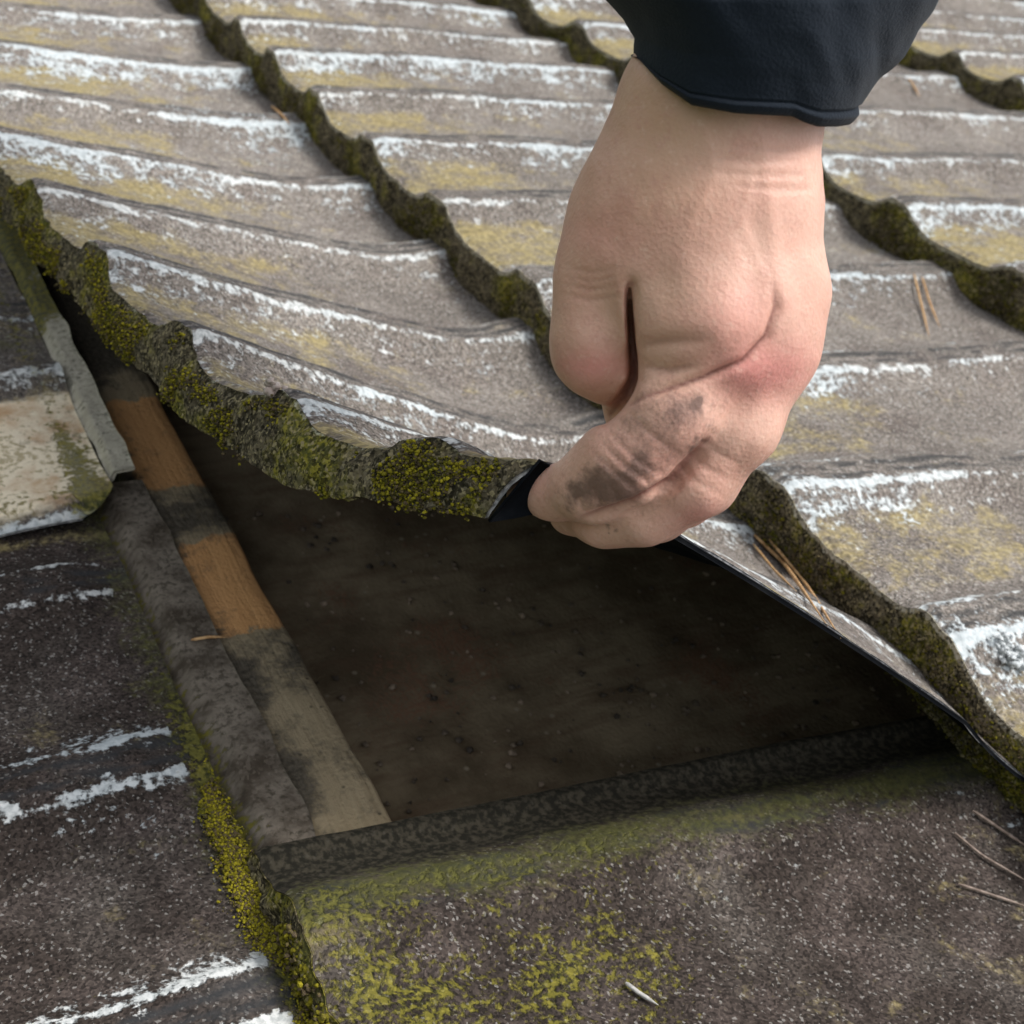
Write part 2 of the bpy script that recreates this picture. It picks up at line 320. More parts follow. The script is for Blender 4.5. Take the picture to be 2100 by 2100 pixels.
def panel(u0, u1, v0, v1, ribs, res, seed, mapper=None, attr=None, lipdry=.0, lipw=.28, noseh=None, ampf=None, toproof=True, tuft=0, tuftr=(.0010, .0026), tint=(.0, .55), vview=None, wadd=None, amp=AMP, tn=TN, skew=0.0, bw=.2, dthr=.5, jitk=1.0, u1s=None):
    """one pressed panel: ribbed top, rolled lip and folded-down nose. u0(v) = lower edge, u1 = upper edge"""
    nv = int((v1-v0)/res)+1; v = np.linspace(v0, v1, nv); nu = int((u1-np.mean(u0(v)))/res)+1
    s = np.linspace(0, 1, nu)
    jit = jitk*.0016*(fbm(v3(v*160, seed*3.1), seed, 3)-.5)*2 + .003*(fbm(v3(v*45, seed*1.7), seed+5, 2)-.5)
    VV, SS = np.meshgrid(v, s, indexing='xy')      # rows: s (lip -> back), cols: v
    lo = u0(v)+jit; UU = lo[None]*(1-SS)+(u1 if u1s is None else u1s(v)[None])*SS; UL = UU-lo[None]
    y = ribcoord(VV, ribs) + .075*(fbm(v3(UU*11, VV*3.0, seed), seed+71, 3)-.5)*2; H = prof(y)*amp
    if ampf is not None: H = H*ampf(UU, VV)
    und = .0016*(fbm(v3(VV*22, UU*8, seed), seed+9, 2)-.5)*2 + .0007*(vnoise(v3(VV*180, UU*90, seed), seed+3)-.5)
    base = np.zeros_like(H) if mapper else tn*(1-SS)
    if wadd is not None: base = base+wadd(UU, VV)
    WL = base + H + und
    # rolled lip: last few mm drop
    WL = WL - .0022*np.clip(1-UL/.0045, 0, 1)**2
    f3 = mapper or (lambda a, b, c: (a, b+skew*(a-.13), c))
    P = W(*f3(UU, VV, WL))
    vs, fc, sl = shell(P, .0016)
    pa = dict(moss=np.zeros_like(UU), white=np.zeros_like(UU), yellow=np.zeros_like(UU), rust=np.zeros_like(UU), paleness=np.full_like(UU, .5), algae=np.zeros_like(UU), soot=np.zeros_like(UU))
    if attr: pa.update(attr(UU, VV, UL, y))
    pa['seed'] = np.full_like(UU, seed*1.37)
    A = {k_: np.tile(np.asarray(a).ravel(), 2) for k_, a in pa.items()}
    me_uv = np.stack([UL, VV], -1).reshape(-1, 2); rb = np.stack([UL, y], -1).reshape(-1, 2)
    top = make_mesh('roof_panel', vs, fc, [MP, MU, MU, MR], None, {'metres': np.tile(me_uv, (2, 1)), 'rib': np.tile(rb, (2, 1))}, A, sl)
    # nose
    nh = noseh if noseh is not None else tn
    k = 13; q = np.linspace(0, 1, k)
    lipU, lipW = UU[0], WL[0]; bot = (base[0]-nh) + .0006 + bw*H[0] + .0025*(fbm(v3(v*9, seed), seed+8, 2)-.5)
    VN, QQ = np.meshgrid(v, q, indexing='xy')
    rough = (fbm(v3(VN*110, QQ*3.0, seed), seed+21, 3)-.5)
    bulge = .0016*np.sin(np.pi*np.clip(QQ, 0, 1))*(.4+1.8*fbm(v3(VN*60, QQ*2, seed), seed+33, 2)) + 0.0019*rough*np.clip(QQ*3, 0, 1) + .0016*(vnoise(v3(VN*420, QQ*9, seed), seed+6)-.5)*np.clip(QQ*4, 0, 1)
    NU = lipU[None] - .0005 - bulge - .002*QQ
    NW = lipW[None]*(1-QQ) + (bot[None]+.004*(fbm(v3(VN*70, 3., seed), seed+4, 2)-.5)*QQ)*QQ
    PN = W(*f3(NU, VN, NW))[::-1]
    vs, fc, sl = shell(PN, .0018)
    lipa = (lipw*(1-QQ*5)).clip(0, 1)[::-1]
    dry = (np.broadcast_to(lipdry(VN) if callable(lipdry) else lipdry, VN.shape))[::-1]
    nose = make_mesh('nose', vs, fc, [MN, MU, MN, MR], top, None, {'lip': np.tile(lipa.ravel(), 2), 'dry': np.tile(dry.ravel(), 2)}, sl)
    if tuft:
        va, vb = vview or (v0, v1)
        tv = rng.uniform(va, vb, tuft*4); tq = rng.uniform(.16, 1.0, tuft*4)
        den = fbm(v3(tv*55, tq*1.5, seed), seed+51, 3)
        keep = np.where(den > dthr+.10*np.broadcast_to(lipdry(tv) if callable(lipdry) else lipdry, tv.shape))[0][:tuft]
        tv, tq = tv[keep], tq[keep]
        jj = np.clip(((tv-v0)/(v1-v0)*(nv-1)).round().astype(int), 0, nv-1); ii = np.clip(((1-tq)*(k-1)).round().astype(int), 0, k-1)
        C = PN[ii, jj] + rng.normal(0, .0011, (len(tv), 3))
        tufts('moss', C, rng.uniform(*tuftr, len(tv)), top, tint)
    return top, dict(P=P, PN=PN, v=v, s=s)

_ico = {}
def ico(sub):
    if sub not in _ico:
        bm = bmesh.new(); bmesh.ops.create_icosphere(bm, subdivisions=sub, radius=1)
        _ico[sub] = (np.array([x.co[:] for x in bm.verts]), np.array([[x.index for x in f.verts] for f in bm.faces])); bm.free()
    return _ico[sub]
def blobs(name, C, R, parent, mat, squash, tint=(0, 1), lump=.35, sub=2):
    iv, jf = ico(sub); n = len(C)
    T = iv[None]*(1+lump*(vnoise(iv[None]*2.1+rng.uniform(0, 50, (n, 1, 3)), 3)-.5)*2)[..., None]*R[:, None, None]
    nn = np.asarray(N); d = (T@nn)[..., None]*nn; T = T + d*(np.asarray(squash).reshape(-1, 1, 1)-1)
    vs = (C[:, None]+T).reshape(-1, 3); fc = (jf[None]+np.arange(n)[:, None, None]*len(iv)).reshape(-1, 3)
    t = rng.uniform(*tint, n); t2 = rng.uniform(0, 1, n)
    o = make_mesh(name, vs, fc, mat, parent, None, {'tint': np.repeat(t, len(iv)), 'tint2': np.repeat(t2, len(iv))})
    o['kind'] = 'stuff'; return o
def tufts(name, C, R, parent, tint): return blobs(name, C, R, parent, MM, np.full(len(C), .8), tint, .75, 1)

# course lower edges, u as a function of v
edgeA = lambda v: np.full_like(v, .130)
edgeB = lambda v: np.interp(v, [-1.7, -1.29, -.89, -.65, -.42, -.25, 0], [.377, .391, .408, .424, .434, .443, .446])
edgeC = lambda v: .772+.13*(np.minimum(v, -.45)+.8)
edgeD = lambda v: 1.140+.18*(np.minimum(v, -.45)+1.04)
edgeE = lambda v: 1.55+.12*(np.minimum(v, -.45)+1.1)
edgeF = lambda v: 1.90+.12*(np.minimum(v, -.45)+1.1)
edgeL = lambda v: np.full_like(v, -.20)
ribsA = [-1.36, -1.24, -1.125, -1.008, -.885, -.779, -.662, -.549, -.44, -.33, -.19]
ribsB = [-1.43, -1.33, -1.235, -1.145, -1.07, -.98, -.886, -.784, -.666, -.545, -.421, -.302, -.185, -.07]
ribsC = [-1.50, -1.41, -1.315, -1.225, -1.137, -1.04, -.93, -.818, -.724, -.607, -.5]
ribsD = [-1.44, -1.36, -1.28, -1.20, -1.12, -1.045, -.968, -.89, -.80]
ribsE = [-1.5, -1.4, -1.3, -1.2, -1.1, -1.0, -.9]
ribsL = [-.97, -.85, -.735, -.61, -.497, -.384, -.266, -.15, -.03]
ribsN = [-.43, -.283, -.150, -.02, .11]

def pan(y): return sstep(.16, .28, np.abs((y+.5) % 1-.5))
def attr_upper(bl, ye, wh):
    bl = bl+.08
    def f(u, v, ul, y):
        yel = ye*np.exp(-(ul/.16)**2)*pan(y)*(.55+.9*fbm(v3(v*9, u*6), 77, 2))
        return dict(paleness=bl+.12*(fbm(v3(v*12, u*5), 5, 2)-.5), yellow=yel, white=wh+.16*np.exp(-(ul/.05)**2)+.10*(fbm(v3(v*14, u*7), 8, 2)-.5), rust=np.zeros_like(u))
    return f

# lifted panel: turned up about its upper edge, most at its near corner
UH = .48
thv = np.array([-1.6, -1.2, -.95, -.79, -.713, -.606, -.494, -.427, -.382, -.354, -.306, -.281, -.2])
tha = np.radians([3.0, 5.5, 9.0, 12.2, 13.8, 17.0, 20.0, 23.0, 25.4, 27.4, 32.0, 35.4, 39])
def theta(v):
    k = np.hanning(31); k /= k.sum(); vs = np.linspace(-1.9, .1, 801); t = np.interp(vs, thv, tha); t[20:-20] = np.convolve(t, k, 'same')[20:-20]
    return np.interp(v, vs, t)
def lift(u, v, w):
    d = UH-u; x = np.clip(d/.35, 0, 1)
    v2 = v + x*np.interp(v, [-.9, -.55, -.40, -.26], [.05, .05, .034, -.024]) + (1-x)*.028*sstep(-.36, -.26, v)
    th = theta(v2)*np.clip(.70+.30*x/.30, 0, 1)
    ramp = lambda q: .5*((q-.32)+np.sqrt((q-.32)**2+.012))
    bend = ramp(x)/ramp(1.0)/np.maximum(x, .02); bend = np.where(x < .02, 1, np.minimum(bend, 1.0))
    k = sstep(-.36, -.52, v2); th = np.arcsin(np.clip(np.sin(th)*(1-k+k*bend), -1, 1))
    return UH-d*np.cos(th)+w*np.sin(th), v2, d*np.sin(th)+w*np.cos(th)
def attr_lift(u, v, ul, y):
    fy = np.exp(-(ul/.17)**2)*pan(y)
    yel = .85*fy*(.5+fbm(v3(v*10, u*7), 31, 2))
    wh = -.02+.12*gau(ul, .0, .04) + .12*(fbm(v3(v*12, u*8), 13, 2)-.5) + .10*sstep(-.6, -.9, v)
    return dict(paleness=.56+.24*sstep(-.45, -.95, v), yellow=yel, white=wh, rust=.30*gau(v, -.30, .05)*gau(ul, .02, .05))
def dry_lift(v): return .15+.35*sstep(-.47, -.38, v)*gau(v, -.42, .05)+.45*gau(v, -.30, .03)
lp, LD = panel(edgeA, .475, -1.55, -.256, ribsA, .0026, 11, lift, attr_lift, dry_lift, .5, .0235, tuft=13000, vview=(-.95, -.262), tuftr=(.0002, .0008), tint=(0, 1.0), bw=.25, dthr=.50, jitk=1.2, ampf=lambda u, v: 1-.5*sstep(-.52, -.36, v))
tag(lp, 'loose ribbed roof panel prised up by the hand, its mossy edge hanging over the gap', 'roof panel')
# side fold of the lifted panel: a narrow dark strip turned down along its near edge
uu = np.linspace(.130, .47, 120); qq = np.linspace(0, 1, 5); UUf, QF = np.meshgrid(uu, qq, indexing='xy')
hh = (prof(ribcoord(np.array([-.256]), ribsA))[0])*AMP
wf = hh-.0012 - QF*(.0014+.0225*np.clip(1-(UUf-.13)/.02, 0, 1)**.6)
PF = W(*lift(UUf, np.full_like(UUf, -.2555), wf))
vs, fc, sl = shell(PF, .0014); make_mesh('side_fold', vs, fc, [MU], lp)

def std(u0, u1, v0, v1, ribs, res, seed, at, **kw):
    p, d = panel(u0, u1, v0, v1, ribs, res, seed, None, at, **kw); return to_roof(p), d
# course B, its near end eased up where the lifted panel levers under it
def waddB(u, v): return .012*np.exp(-((v+.36)/.14)**2)*np.clip(1-(u-.44)/.3, 0, 1)
def attrB(u, v, ul, y):
    d = attr_upper(.58, .68, -.06)(u, v, ul, y)
    d['white'] = d['white'] + .16*sstep(-.65, -.42, v)*np.exp(-(ul/.12)**2) + .08*sstep(-.6, -1, v)
    d['paleness'] = d['paleness']+.05*sstep(-.6, -1.0, v)
    return d
std(edgeB, .835, -1.62, .42, ribsB, .003, 12, attrB, lipdry=.15, lipw=.75, tuft=7000, vview=(-1.3, -.15), wadd=waddB, tint=(0, .3), tuftr=(.0003, .0010), dthr=.51, tn=.032)
std(edgeC, 1.27, -1.75, .30, ribsC, .0042, 13, attr_upper(.62, .8, -.03), lipdry=.1, lipw=.85, tuft=3000, vview=(-1.4, -.5), tint=(0, .25), tuftr=(.0005, .0013), dthr=.52, tn=.032)
std(edgeD, 1.66, -1.75, .20, ribsD, .0055, 14, attr_upper(.66, .8, -.02), lipdry=.1, lipw=.85, tuft=700, vview=(-1.45, -.7), tint=(0, .25), tuftr=(.0008, .0018), dthr=.54, tn=.032)
std(edgeE, 2.02, -1.85, .10, ribsE, .007, 15, attr_upper(.66, .8, .0), lipdry=.1, lipw=.85, tn=.032)
std(edgeF, 2.38, -1.95, .0, ribsE, .008, 16, attr_upper(.66, .8, .0), lipdry=.1, lipw=.85, tn=.032)
# near panel of course A
def attrN(u, v, ul, y):
    mo = .42*gau(v, -.279, .011)*sstep(.40, .2, u)*(.5+.7*fbm(v3(u*20, v*20), 4, 2)) + .52*gau(ul, .07, .09)*gau(v, -.235, .042)*(.4+1.2*fbm(v3(u*60, v*60), 44, 2)) + .30*gau(ul, .01, .025)*sstep(-.3, -.27, v)
    al = .75*gau(v, -.281, .015)
    return dict(soot=.85*sstep(-.282, -.302, v), moss=mo, algae=al, paleness=(.0+.10*(fbm(v3(v*14, u*9), 5, 2)-.5))*sstep(-.312, -.285, v), white=np.where(v < -.262, -.6, -.26)+0*u, yellow=.1+0*u, rust=0*u)
def ampN(u, v): return np.where(v < -.283, (.30+.70*sstep(-.306, -.280, v))*.62, .62+.38*0)
def waddN(u, v): return -.009*sstep(-.279, -.312, v)*np.clip(1-(u-.13)/.33, .3, 1) + .003*gau(v, -.316, .004)
np_, ND = std(edgeA, .48, -.320, .45, ribsN, .0024, 21, attrN, lipdry=.1, lipw=.0, tuft=1800, vview=(-.30, -.1), ampf=ampN, wadd=waddN, tint=(.1, .7), tuftr=(.0005, .0013), skew=.075, tn=.016)
# lower course: near panel and the far one lapping over it
def backfade(u, v): return .25+.75*sstep(.128, .100, u)
def attrL(u, v, ul, y):
    db = .128-u
    wh = -.20+.14*(fbm(v3(v*10, u*6), 3, 2)-.5) + .12*gau(db, .03, .05)*gau(np.abs((y+.5) % 1-.5), .1, .08)
    for (vr, wd, a) in ((-.396, .0062, .44), (-.373, .0034, .40), (-.279, .0130, .60), (-.254, .0044, .38), (-.508, .0048, .42), (-.487, .0044, .40), (-.44, .004, .14), (-.36, .004, .18)):
        vv_ = v-vr-.0032*(fbm(v3(u*70, vr*90), 93, 2)-.5)*2
        wh = wh+a*np.exp(-(vv_/(wd*(.5+fbm(v3(u*45, vr*70), 95, 2))))**2)*sstep(.22, .46, fbm(v3(u*55, vr*300), 91, 3))
    wh = np.where(db < .006, -.6, wh)
    return dict(paleness=-.01+.14*(fbm(v3(v*12, u*7), 6, 2)-.5), white=wh, moss=.62*gau(db, .0, .008)*sstep(-.46, -.36, v)+.30*gau(db, .0, .012), algae=.55*gau(db, 0, .016), yellow=.55*gau(v, -.532, .006)+0*u, rust=0*u)
std(edgeL, .130, -.60, .45, ribsL, .0026, 31, attrL, lipdry=.2, ampf=backfade, amp=.0075, tn=.004)
def attrLF(u, v, ul, y):
    q = np.exp(-((v+.590)/.048)**4)*sstep(-.10, .0, u)
    cr = gau(v, -.652, .015)*sstep(.0, .06, u)
    return dict(paleness=.30+.2*q, white=-.12+.75*cr+1.1*gau(v, -.5362, .004), moss=.05+.5*gau(u, .132, .016)*sstep(-.63, -.58, v)+.46*gau(v, -.548, .007)+.45*gau(u, .125, .006), yellow=.25+.5*q, rust=1.15*q, algae=.45*gau(v, -.70, .02))
def ampLF(u, v): return (.30+.70*sstep(-.63, -.69, v))*(.3+.7*sstep(.128, .10, u))
def waddLF(u, v):
    r = .010 + .004*sstep(.06, .12, u)*sstep(-.58, -.54, v)
    r = r - .006*sstep(-.546, -.535, v)                       # rounded-over near end
    return r + .010*gau(v, -.655, .016)*sstep(.0, .1, u)
std(edgeL, .1375, -1.75, -.535, ribsL, .0026, 32, attrLF, lipdry=.2, ampf=ampLF, wadd=waddLF, amp=.010, tn=.004, u1s=lambda v: .1375-.018*np.clip((v+.551)/.016, 0, 1)**2.2)

# back flanges of the lower course (the turned-up strips along the batten)
def flange(u0, u1, v0, v1, w0, w1, mat, seed, moss, curl=.0):
    u = np.linspace(u0, u1, 14); v = np.linspace(v0, v1, int((v1-v0)/.003)+2)
    VV, UUx = np.meshgrid(v, u, indexing='xy'); q = (UUx-u0)/(u1-u0)
    ww = w0+(w1-w0)*sstep(0, .35, q) + .0035*(fbm(v3(VV*40, UUx*40, seed), seed, 3)-.5) + curl*q**3
    uj = UUx + .003*(fbm(v3(VV*50, q*2, seed), seed+2, 2)-.5)
    P = W(uj, VV, ww); vs, fc, sl = shell(P, .0018)
    o = make_mesh('back_flange', vs, fc, [mat], None, {'metres': np.tile(np.stack([UUx, VV], -1).reshape(-1, 2), (2, 1))}, {'moss': np.tile(moss(UUx, VV).ravel(), 2)})
    return to_roof(o)
flange(.1305, .1565, -.566, .45, -.004, .0035, MFB, 41, lambda u, v: .46*gau(u, .131, .006)+.16*sstep(-.45, -.3, v)+.08+0*v)
flange(.1375, .1510, -1.6, -.559, .011, .016, MFG, 42, lambda u, v: .75*sstep(-.685, -.725, v)+.3*gau(u, .138, .004), .001)

# batten and board below
bv = np.linspace(-1.8, .45, 420); sec = [(.1500, -.034), (.1500, -.0015), (.1512, .0), (.160, .0006), (.170, .0004), (.1795, .0006), (.1865, .0), (.1880, -.0018), (.1880, -.034)]
su = np.array([a for a, b in sec]); sw = np.array([b for a, b in sec])
VV, UUx = np.meshgrid(bv, su, indexing='xy'); WW = np.repeat(sw[:, None], len(bv), 1)
topm = (WW > -.01)
WW = WW + topm*(.0022*(fbm(v3(VV*60, UUx*120), 61, 3)-.5)) ; UUx2 = UUx + .0022*(fbm(v3(VV*35, WW*90), 62, 2)-.5)
fresh = np.maximum(sstep(-.660, -.63, VV)*sstep(-.548, -.572, VV), sstep(-.530, -.502, VV)*sstep(-.434, -.456, VV))*sstep(.152, .163, UUx+.003*(VV < -.53))
dirt = .55*gau(VV, -.537, .022)+.42*gau(VV, -.42, .02)+.55*sstep(.163, .153, UUx)+.9*sstep(-.65, -.70, VV)+.25*gau(VV, -.36, .02)+.10+.15*sstep(-.44, -.40, VV)*sstep(.172, .158, UUx)
WW = WW - topm*.0016*sstep(.3, .7, fresh)
P = W(UUx2, VV, WW); vs, fc, sl = shell(P, .001)
bt = make_mesh('batten', vs[:P.shape[0]*P.shape[1]], grid_faces(*P.shape[:2], True), MWD, None, {'metres': np.stack([UUx, VV], -1).reshape(-1, 2)}, {'fresh': fresh.ravel(), 'dirt': dirt.ravel()})
to_roof(bt)
dv = np.linspace(-2.2, .7, 60); du = np.linspace(-.3, 2.5, 60); VV, UUx = np.meshgrid(dv, du, indexing='xy')
P = W(UUx, VV, -.034+.004*(fbm(v3(VV*6, UUx*6), 71, 2)-.5)); vs, fc, sl = shell(P, .018)
to_roof(make_mesh('roof_board', vs, fc, MD))

# moss seam on the lower panel along the joint, and moss patches on the near panel
def on_roof(n, v0, v1, uc, us, w, thr, seed, rr, tint, parent, sl=.8):
    v = rng.uniform(v0, v1, n*4); u = uc(v)+rng.normal(0, 1, n*4)*us(v); k = np.where(fbm(v3(v*60, u*60), seed, 3) > thr)[0][:n]
    return tufts('moss', W(u[k], v[k], w(u[k], v[k]))+rng.normal(0, .0004, (len(k), 3)), rng.uniform(*rr, len(k)), parent, tint)

u = rng.uniform(.19, .47, 420); v = -.31-rng.beta(1.0, 2.2, 420)*.5
o = blobs('debris', W(u, v, -.0325+0*u), rng.uniform(.0004, .0016, 420), None, mat_plain('crumbs', (.05, .04, .03), (.26, .20, .14), 60), np.full(420, .6), lump=.8); to_roof(o)

# ------------------------------------------------------------------ the hand
def PX(x, y, d):                                             # a point d metres deep along the line of sight
    return np.array([(x-SZ/2)/FOC*d, -(y-SZ/2)/FOC*d, -d])
def rcone(p, a, b, ra, rb):
    ba = b-a; L2 = ba@ba; t = np.clip(((p-a)@ba)/L2, 0, 1)
    return np.linalg.norm(p-(a+t[..., None]*ba), axis=-1)-(ra+(rb-ra)*t)
def smin(a, b, k): h = np.clip(k-np.abs(a-b), 0, None)/k; return np.minimum(a, b)-h*h*k*.25
def chain(p, pts, k=.006):
    d = None
    for q0, q1 in zip(pts[:-1], pts[1:]):
        s = rcone(p, PX(*q0[:3]), PX(*q1[:3]), q0[3]*q0[2]/FOC, q1[3]*q1[2]/FOC)
        d = s if d is None else smin(d, s, k)
    return d
ch = .0009
lo = PX(1010, 1090, .40); xs = np.arange(-.002, .104, ch); ys = np.arange(-.030, .178, ch); zs = np.arange(-.475, -.325, ch)
G = np.stack(np.meshgrid(xs, ys, zs, indexing='ij'), -1).astype(np.float32)
# metacarpals and wrist
back = chain(G, [(1350, -260, .388, 80), (1350, 90, .388, 66), (1294, 195, .388, 100), (1284, 250, .388, 94), (1215, 380, .392, 112), (1175, 480, .394, 112)], .012)
back = smin(back, chain(G, [(1380, -260, .386, 92), (1380, 60, .386, 92), (1370, 230, .385, 118), (1330, 420, .3865, 122), (1310, 590, .389, 108)]), .022)
back = smin(back, chain(G, [(1425, -260, .388, 92), (1420, 60, .388, 94), (1416, 230, .389, 96), (1428, 400, .391, 106), (1452, 560, .394, 104), (1436, 660, .396, 100)]), .022)
thumb = chain(G, [(1165, 420, .394, 95), (1126, 530, .394, 70), (1124, 625, .396, 70), (1127, 668, .399, 70), (1154, 708, .404, 56)], .008)
mound = chain(G, [(1300, 540, .3865, 96), (1318, 612, .3855, 104), (1375, 590, .3865, 98)], .012)
index = chain(G, [(1335, 690, .388, 96), (1262, 780, .3865, 88), (1180, 872, .391, 80), (1118, 915, .399, 64), (1045, 930, .412, 42), (985, 935, .424, 32)], .008)
middle = chain(G, [(1440, 650, .394, 100), (1382, 800, .394, 78), (1305, 900, .398, 72), (1215, 965, .405, 56), (1140, 978, .413, 46), (1075, 970, .428, 40)], .008)
ring = chain(G, [(1450, 640, .404, 92), (1398, 800, .406, 62), (1325, 905, .413, 56), (1235, 962, .424, 50), (1160, 985, .438, 44)], .010)
little = chain(G, [(1450, 620, .416, 80), (1415, 770, .420, 54), (1340, 880, .428, 48), (1290, 940, .440, 44), (1215, 960, .450, 36)], .010)
D = smin(back, mound, .014)
D = smin(D, chain(G, [(1200, 560, .4105, 90), (1205, 660, .4125, 88), (1215, 770, .416, 78)]), .006)
D = smin(D, thumb, .004)
f_ = smin(middle, ring, .004); f_ = smin(f_, little, .004); f_ = smin(f_, index, .0016)
D = smin(D, f_, .006)
# cut the slit between thumb and index side
gx = G[..., 0]/-G[..., 2]*FOC+SZ/2; gy = -G[..., 1]/-G[..., 2]*FOC+SZ/2; gd = -G[..., 2]
sx = np.interp(gy, [520, 600, 680, 715, 745, 775, 800], [1188, 1190, 1196, 1197, 1182, 1158, 1130]); hw_ = np.interp(gy, [530, 570, 640, 700, 730, 830], [0, 4, 5.5, 7, 11, 14])
dm = np.interp(gy, [530, 560, 620, 720], [.376, .387, .397, .401])
sl_ = np.maximum(np.maximum((np.abs(gx-sx)-hw_), np.maximum(532-gy, gy-800))*gd/FOC, gd-dm)
D = -smin(-D, sl_, .0025)
del gx, gy, gd, sx, hw_, dm, sl_
del back, thumb, mound, index, middle, ring, little, f_
def surface_nets(D, xs, ys, zs):
    a, b, c = D.shape; s = D < 0
    occ = np.zeros((a-1, b-1, c-1), np.int8)
    for i in (0, 1):
        for j in (0, 1):
            for k in (0, 1): occ += s[i:a-1+i, j:b-1+j, k:c-1+k]
    cells = (occ > 0) & (occ < 8); idx = -np.ones(cells.shape, np.int64); ci = np.argwhere(cells); idx[cells] = np.arange(len(ci))
    acc = np.zeros((len(ci), 3)); cnt = np.zeros(len(ci))
    cor = [(i, j, k) for i in (0, 1) for j in (0, 1) for k in (0, 1)]
    for p in cor:
        for ax in range(3):
            if p[ax]: continue
            q = list(p); q[ax] = 1
            dp = D[ci[:, 0]+p[0], ci[:, 1]+p[1], ci[:, 2]+p[2]]; dq = D[ci[:, 0]+q[0], ci[:, 1]+q[1], ci[:, 2]+q[2]]
            cr = (dp < 0) != (dq < 0); t = np.where(cr, dp/np.where(cr, dp-dq, 1), 0)
            pos = np.tile(np.array(p, float), (len(ci), 1)); pos[:, ax] += t
            acc[cr] += pos[cr]; cnt[cr] += 1
    vv = ci+acc/cnt[:, None]; st = np.array([xs[1]-xs[0], ys[1]-ys[0], zs[1]-zs[0]]); vv = vv*st+np.array([xs[0], ys[0], zs[0]])
    F = []
    for ax in range(3):
        sl0 = [slice(1, -1)]*3; sl0[ax] = slice(0, -1); sl1 = [slice(1, -1)]*3; sl1[ax] = slice(1, None)
        s0 = s[tuple(sl0)]; s1 = s[tuple(sl1)]; e = np.argwhere(s0 != s1); sg = s0[s0 != s1]
        o = np.ones(3, int); o[ax] = 0; e = e+o; o1, o2 = [x for x in range(3) if x != ax]
        if ax == 1: o1, o2 = o2, o1
        def cell(d1, d2): q = e.copy(); q[:, o1] -= d1; q[:, o2] -= d2; return idx[q[:, 0], q[:, 1], q[:, 2]]
        q = np.stack([cell(1, 1), cell(0, 1), cell(0, 0), cell(1, 0)], -1)
        q[~sg] = q[~sg][:, ::-1]; F.append(q)
    return vv, np.concatenate(F)
hv, hf = surface_nets(D, xs, ys, zs)
def lap(v, f, it, lam=.5):
    for _ in range(it):
        a = np.zeros_like(v); n = np.zeros(len(v))
        for i in range(4):
            for j in (1, 3):
                np.add.at(a, f[:, i], v[f[:, (i+j) % 4]]); np.add.at(n, f[:, i], 1)
        v = v+lam*(a/np.maximum(n, 1)[:, None]-v)
    return v
def vnormals(v, f):
    n = np.cross(v[f[:, 2]]-v[f[:, 0]], v[f[:, 3]]-v[f[:, 1]]); r = np.zeros_like(v)
    for i in range(4): np.add.at(r, f[:, i], n)
    return r/np.maximum(np.linalg.norm(r, axis=1, keepdims=True), 1e-12)
hv = lap(hv, hf, 5)
nn = vnormals(hv, hf)
px = hv[:, 0]/-hv[:, 2]*FOC+SZ/2; py = -hv[:, 1]/-hv[:, 2]*FOC+SZ/2
front = np.clip(nn[:, 2]*2+.2, 0, 1)
def pdist(pts):
    r = np.full(len(px), 1e9); tt = np.zeros(len(px)); p = np.stack([px, py], -1); n = len(pts)-1
    for i, (a, b) in enumerate(zip(pts[:-1], pts[1:])):
        a = np.array(a, float); b = np.array(b, float); t = np.clip(((p-a)@(b-a))/((b-a)@(b-a)), 0, 1); d = np.linalg.norm(p-(a+t[:, None]*(b-a)), axis=1)
        u_ = d < r; r[u_] = d[u_]; tt[u_] = ((i+t)/n)[u_]
    return r, tt
disp = np.zeros(len(px)); crease = np.zeros(len(px)); dirtv = np.zeros(len(px)); red = np.zeros(len(px)); tan = np.zeros(len(px))
def groove(pts, wd, dep, dark, taper=True):
    global disp, crease
    d, t = pdist(pts); e = np.sin(np.pi*np.clip(t, .02, .98))**.5 if taper else 1
    disp -= dep*e*np.exp(-(d/wd)**2)*front; crease = np.maximum(crease, dark*e*np.exp(-(d/(wd*.42))**2)*front)
def blob(x, y, sx, sy, h): return h*np.exp(-((px-x)/sx)**2-((py-y)/sy)**2)*front
groove([(1175, 765), (1230, 742), (1330, 712), (1400, 680), (1445, 635), (1462, 580), (1458, 540)], 9, .0014, 1.15)
groove([(1345, 822), (1320, 860), (1270, 915), (1200, 955), (1120, 978), (1080, 985)], 12, .0030, 1.0)
groove([(1208, 652), (1250, 646), (1330, 640)], 14, .0014, .4)
groove([(1212, 690), (1262, 698), (1310, 690)], 10, .0012, .6)
groove([(1188, 540), (1190, 600), (1197, 690), (1196, 715), (1178, 752), (1150, 780)], 13, .0006, 0.8, False)
groove([(1480, 720), (1440, 800), (1360, 920)], 16, .0006, .0)
for i, (a, b) in enumerate([((1330, 322), (1530, 330)), ((1380, 348), (1535, 356)), ((1340, 296), (1500, 300)), ((1400, 275), (1530, 285))]):
    groove([a, ((a[0]+b[0])/2, a[1]+9), b], 7, .0004, .12)
for y0 in (508, 524, 540, 560):
    groove([(1066, y0-4), (1115, y0+7), (1165, y0-2)], 5, .00038, .16)
for (x0, y0) in ((1205, 862), (1190, 880), (1170, 893), (1240, 822)):
    groove([(x0-52, y0-42), (x0-6, y0+2), (x0+44, y0+38)], 5, .0004, .22)
for (x0, y0) in ((1310, 905), (1330, 880), (1350, 850)):
    groove([(x0-36, y0-26), (x0+5, y0+4), (x0+50, y0+30)], 5, .0003, .12)
disp += .00025*np.exp(-(pdist([(1300, 420), (1350, 330), (1330, 250)])[0]/10)**2)*front+.00022*np.exp(-(pdist([(1440, 520), (1400, 420), (1420, 320)])[0]/9)**2)*front
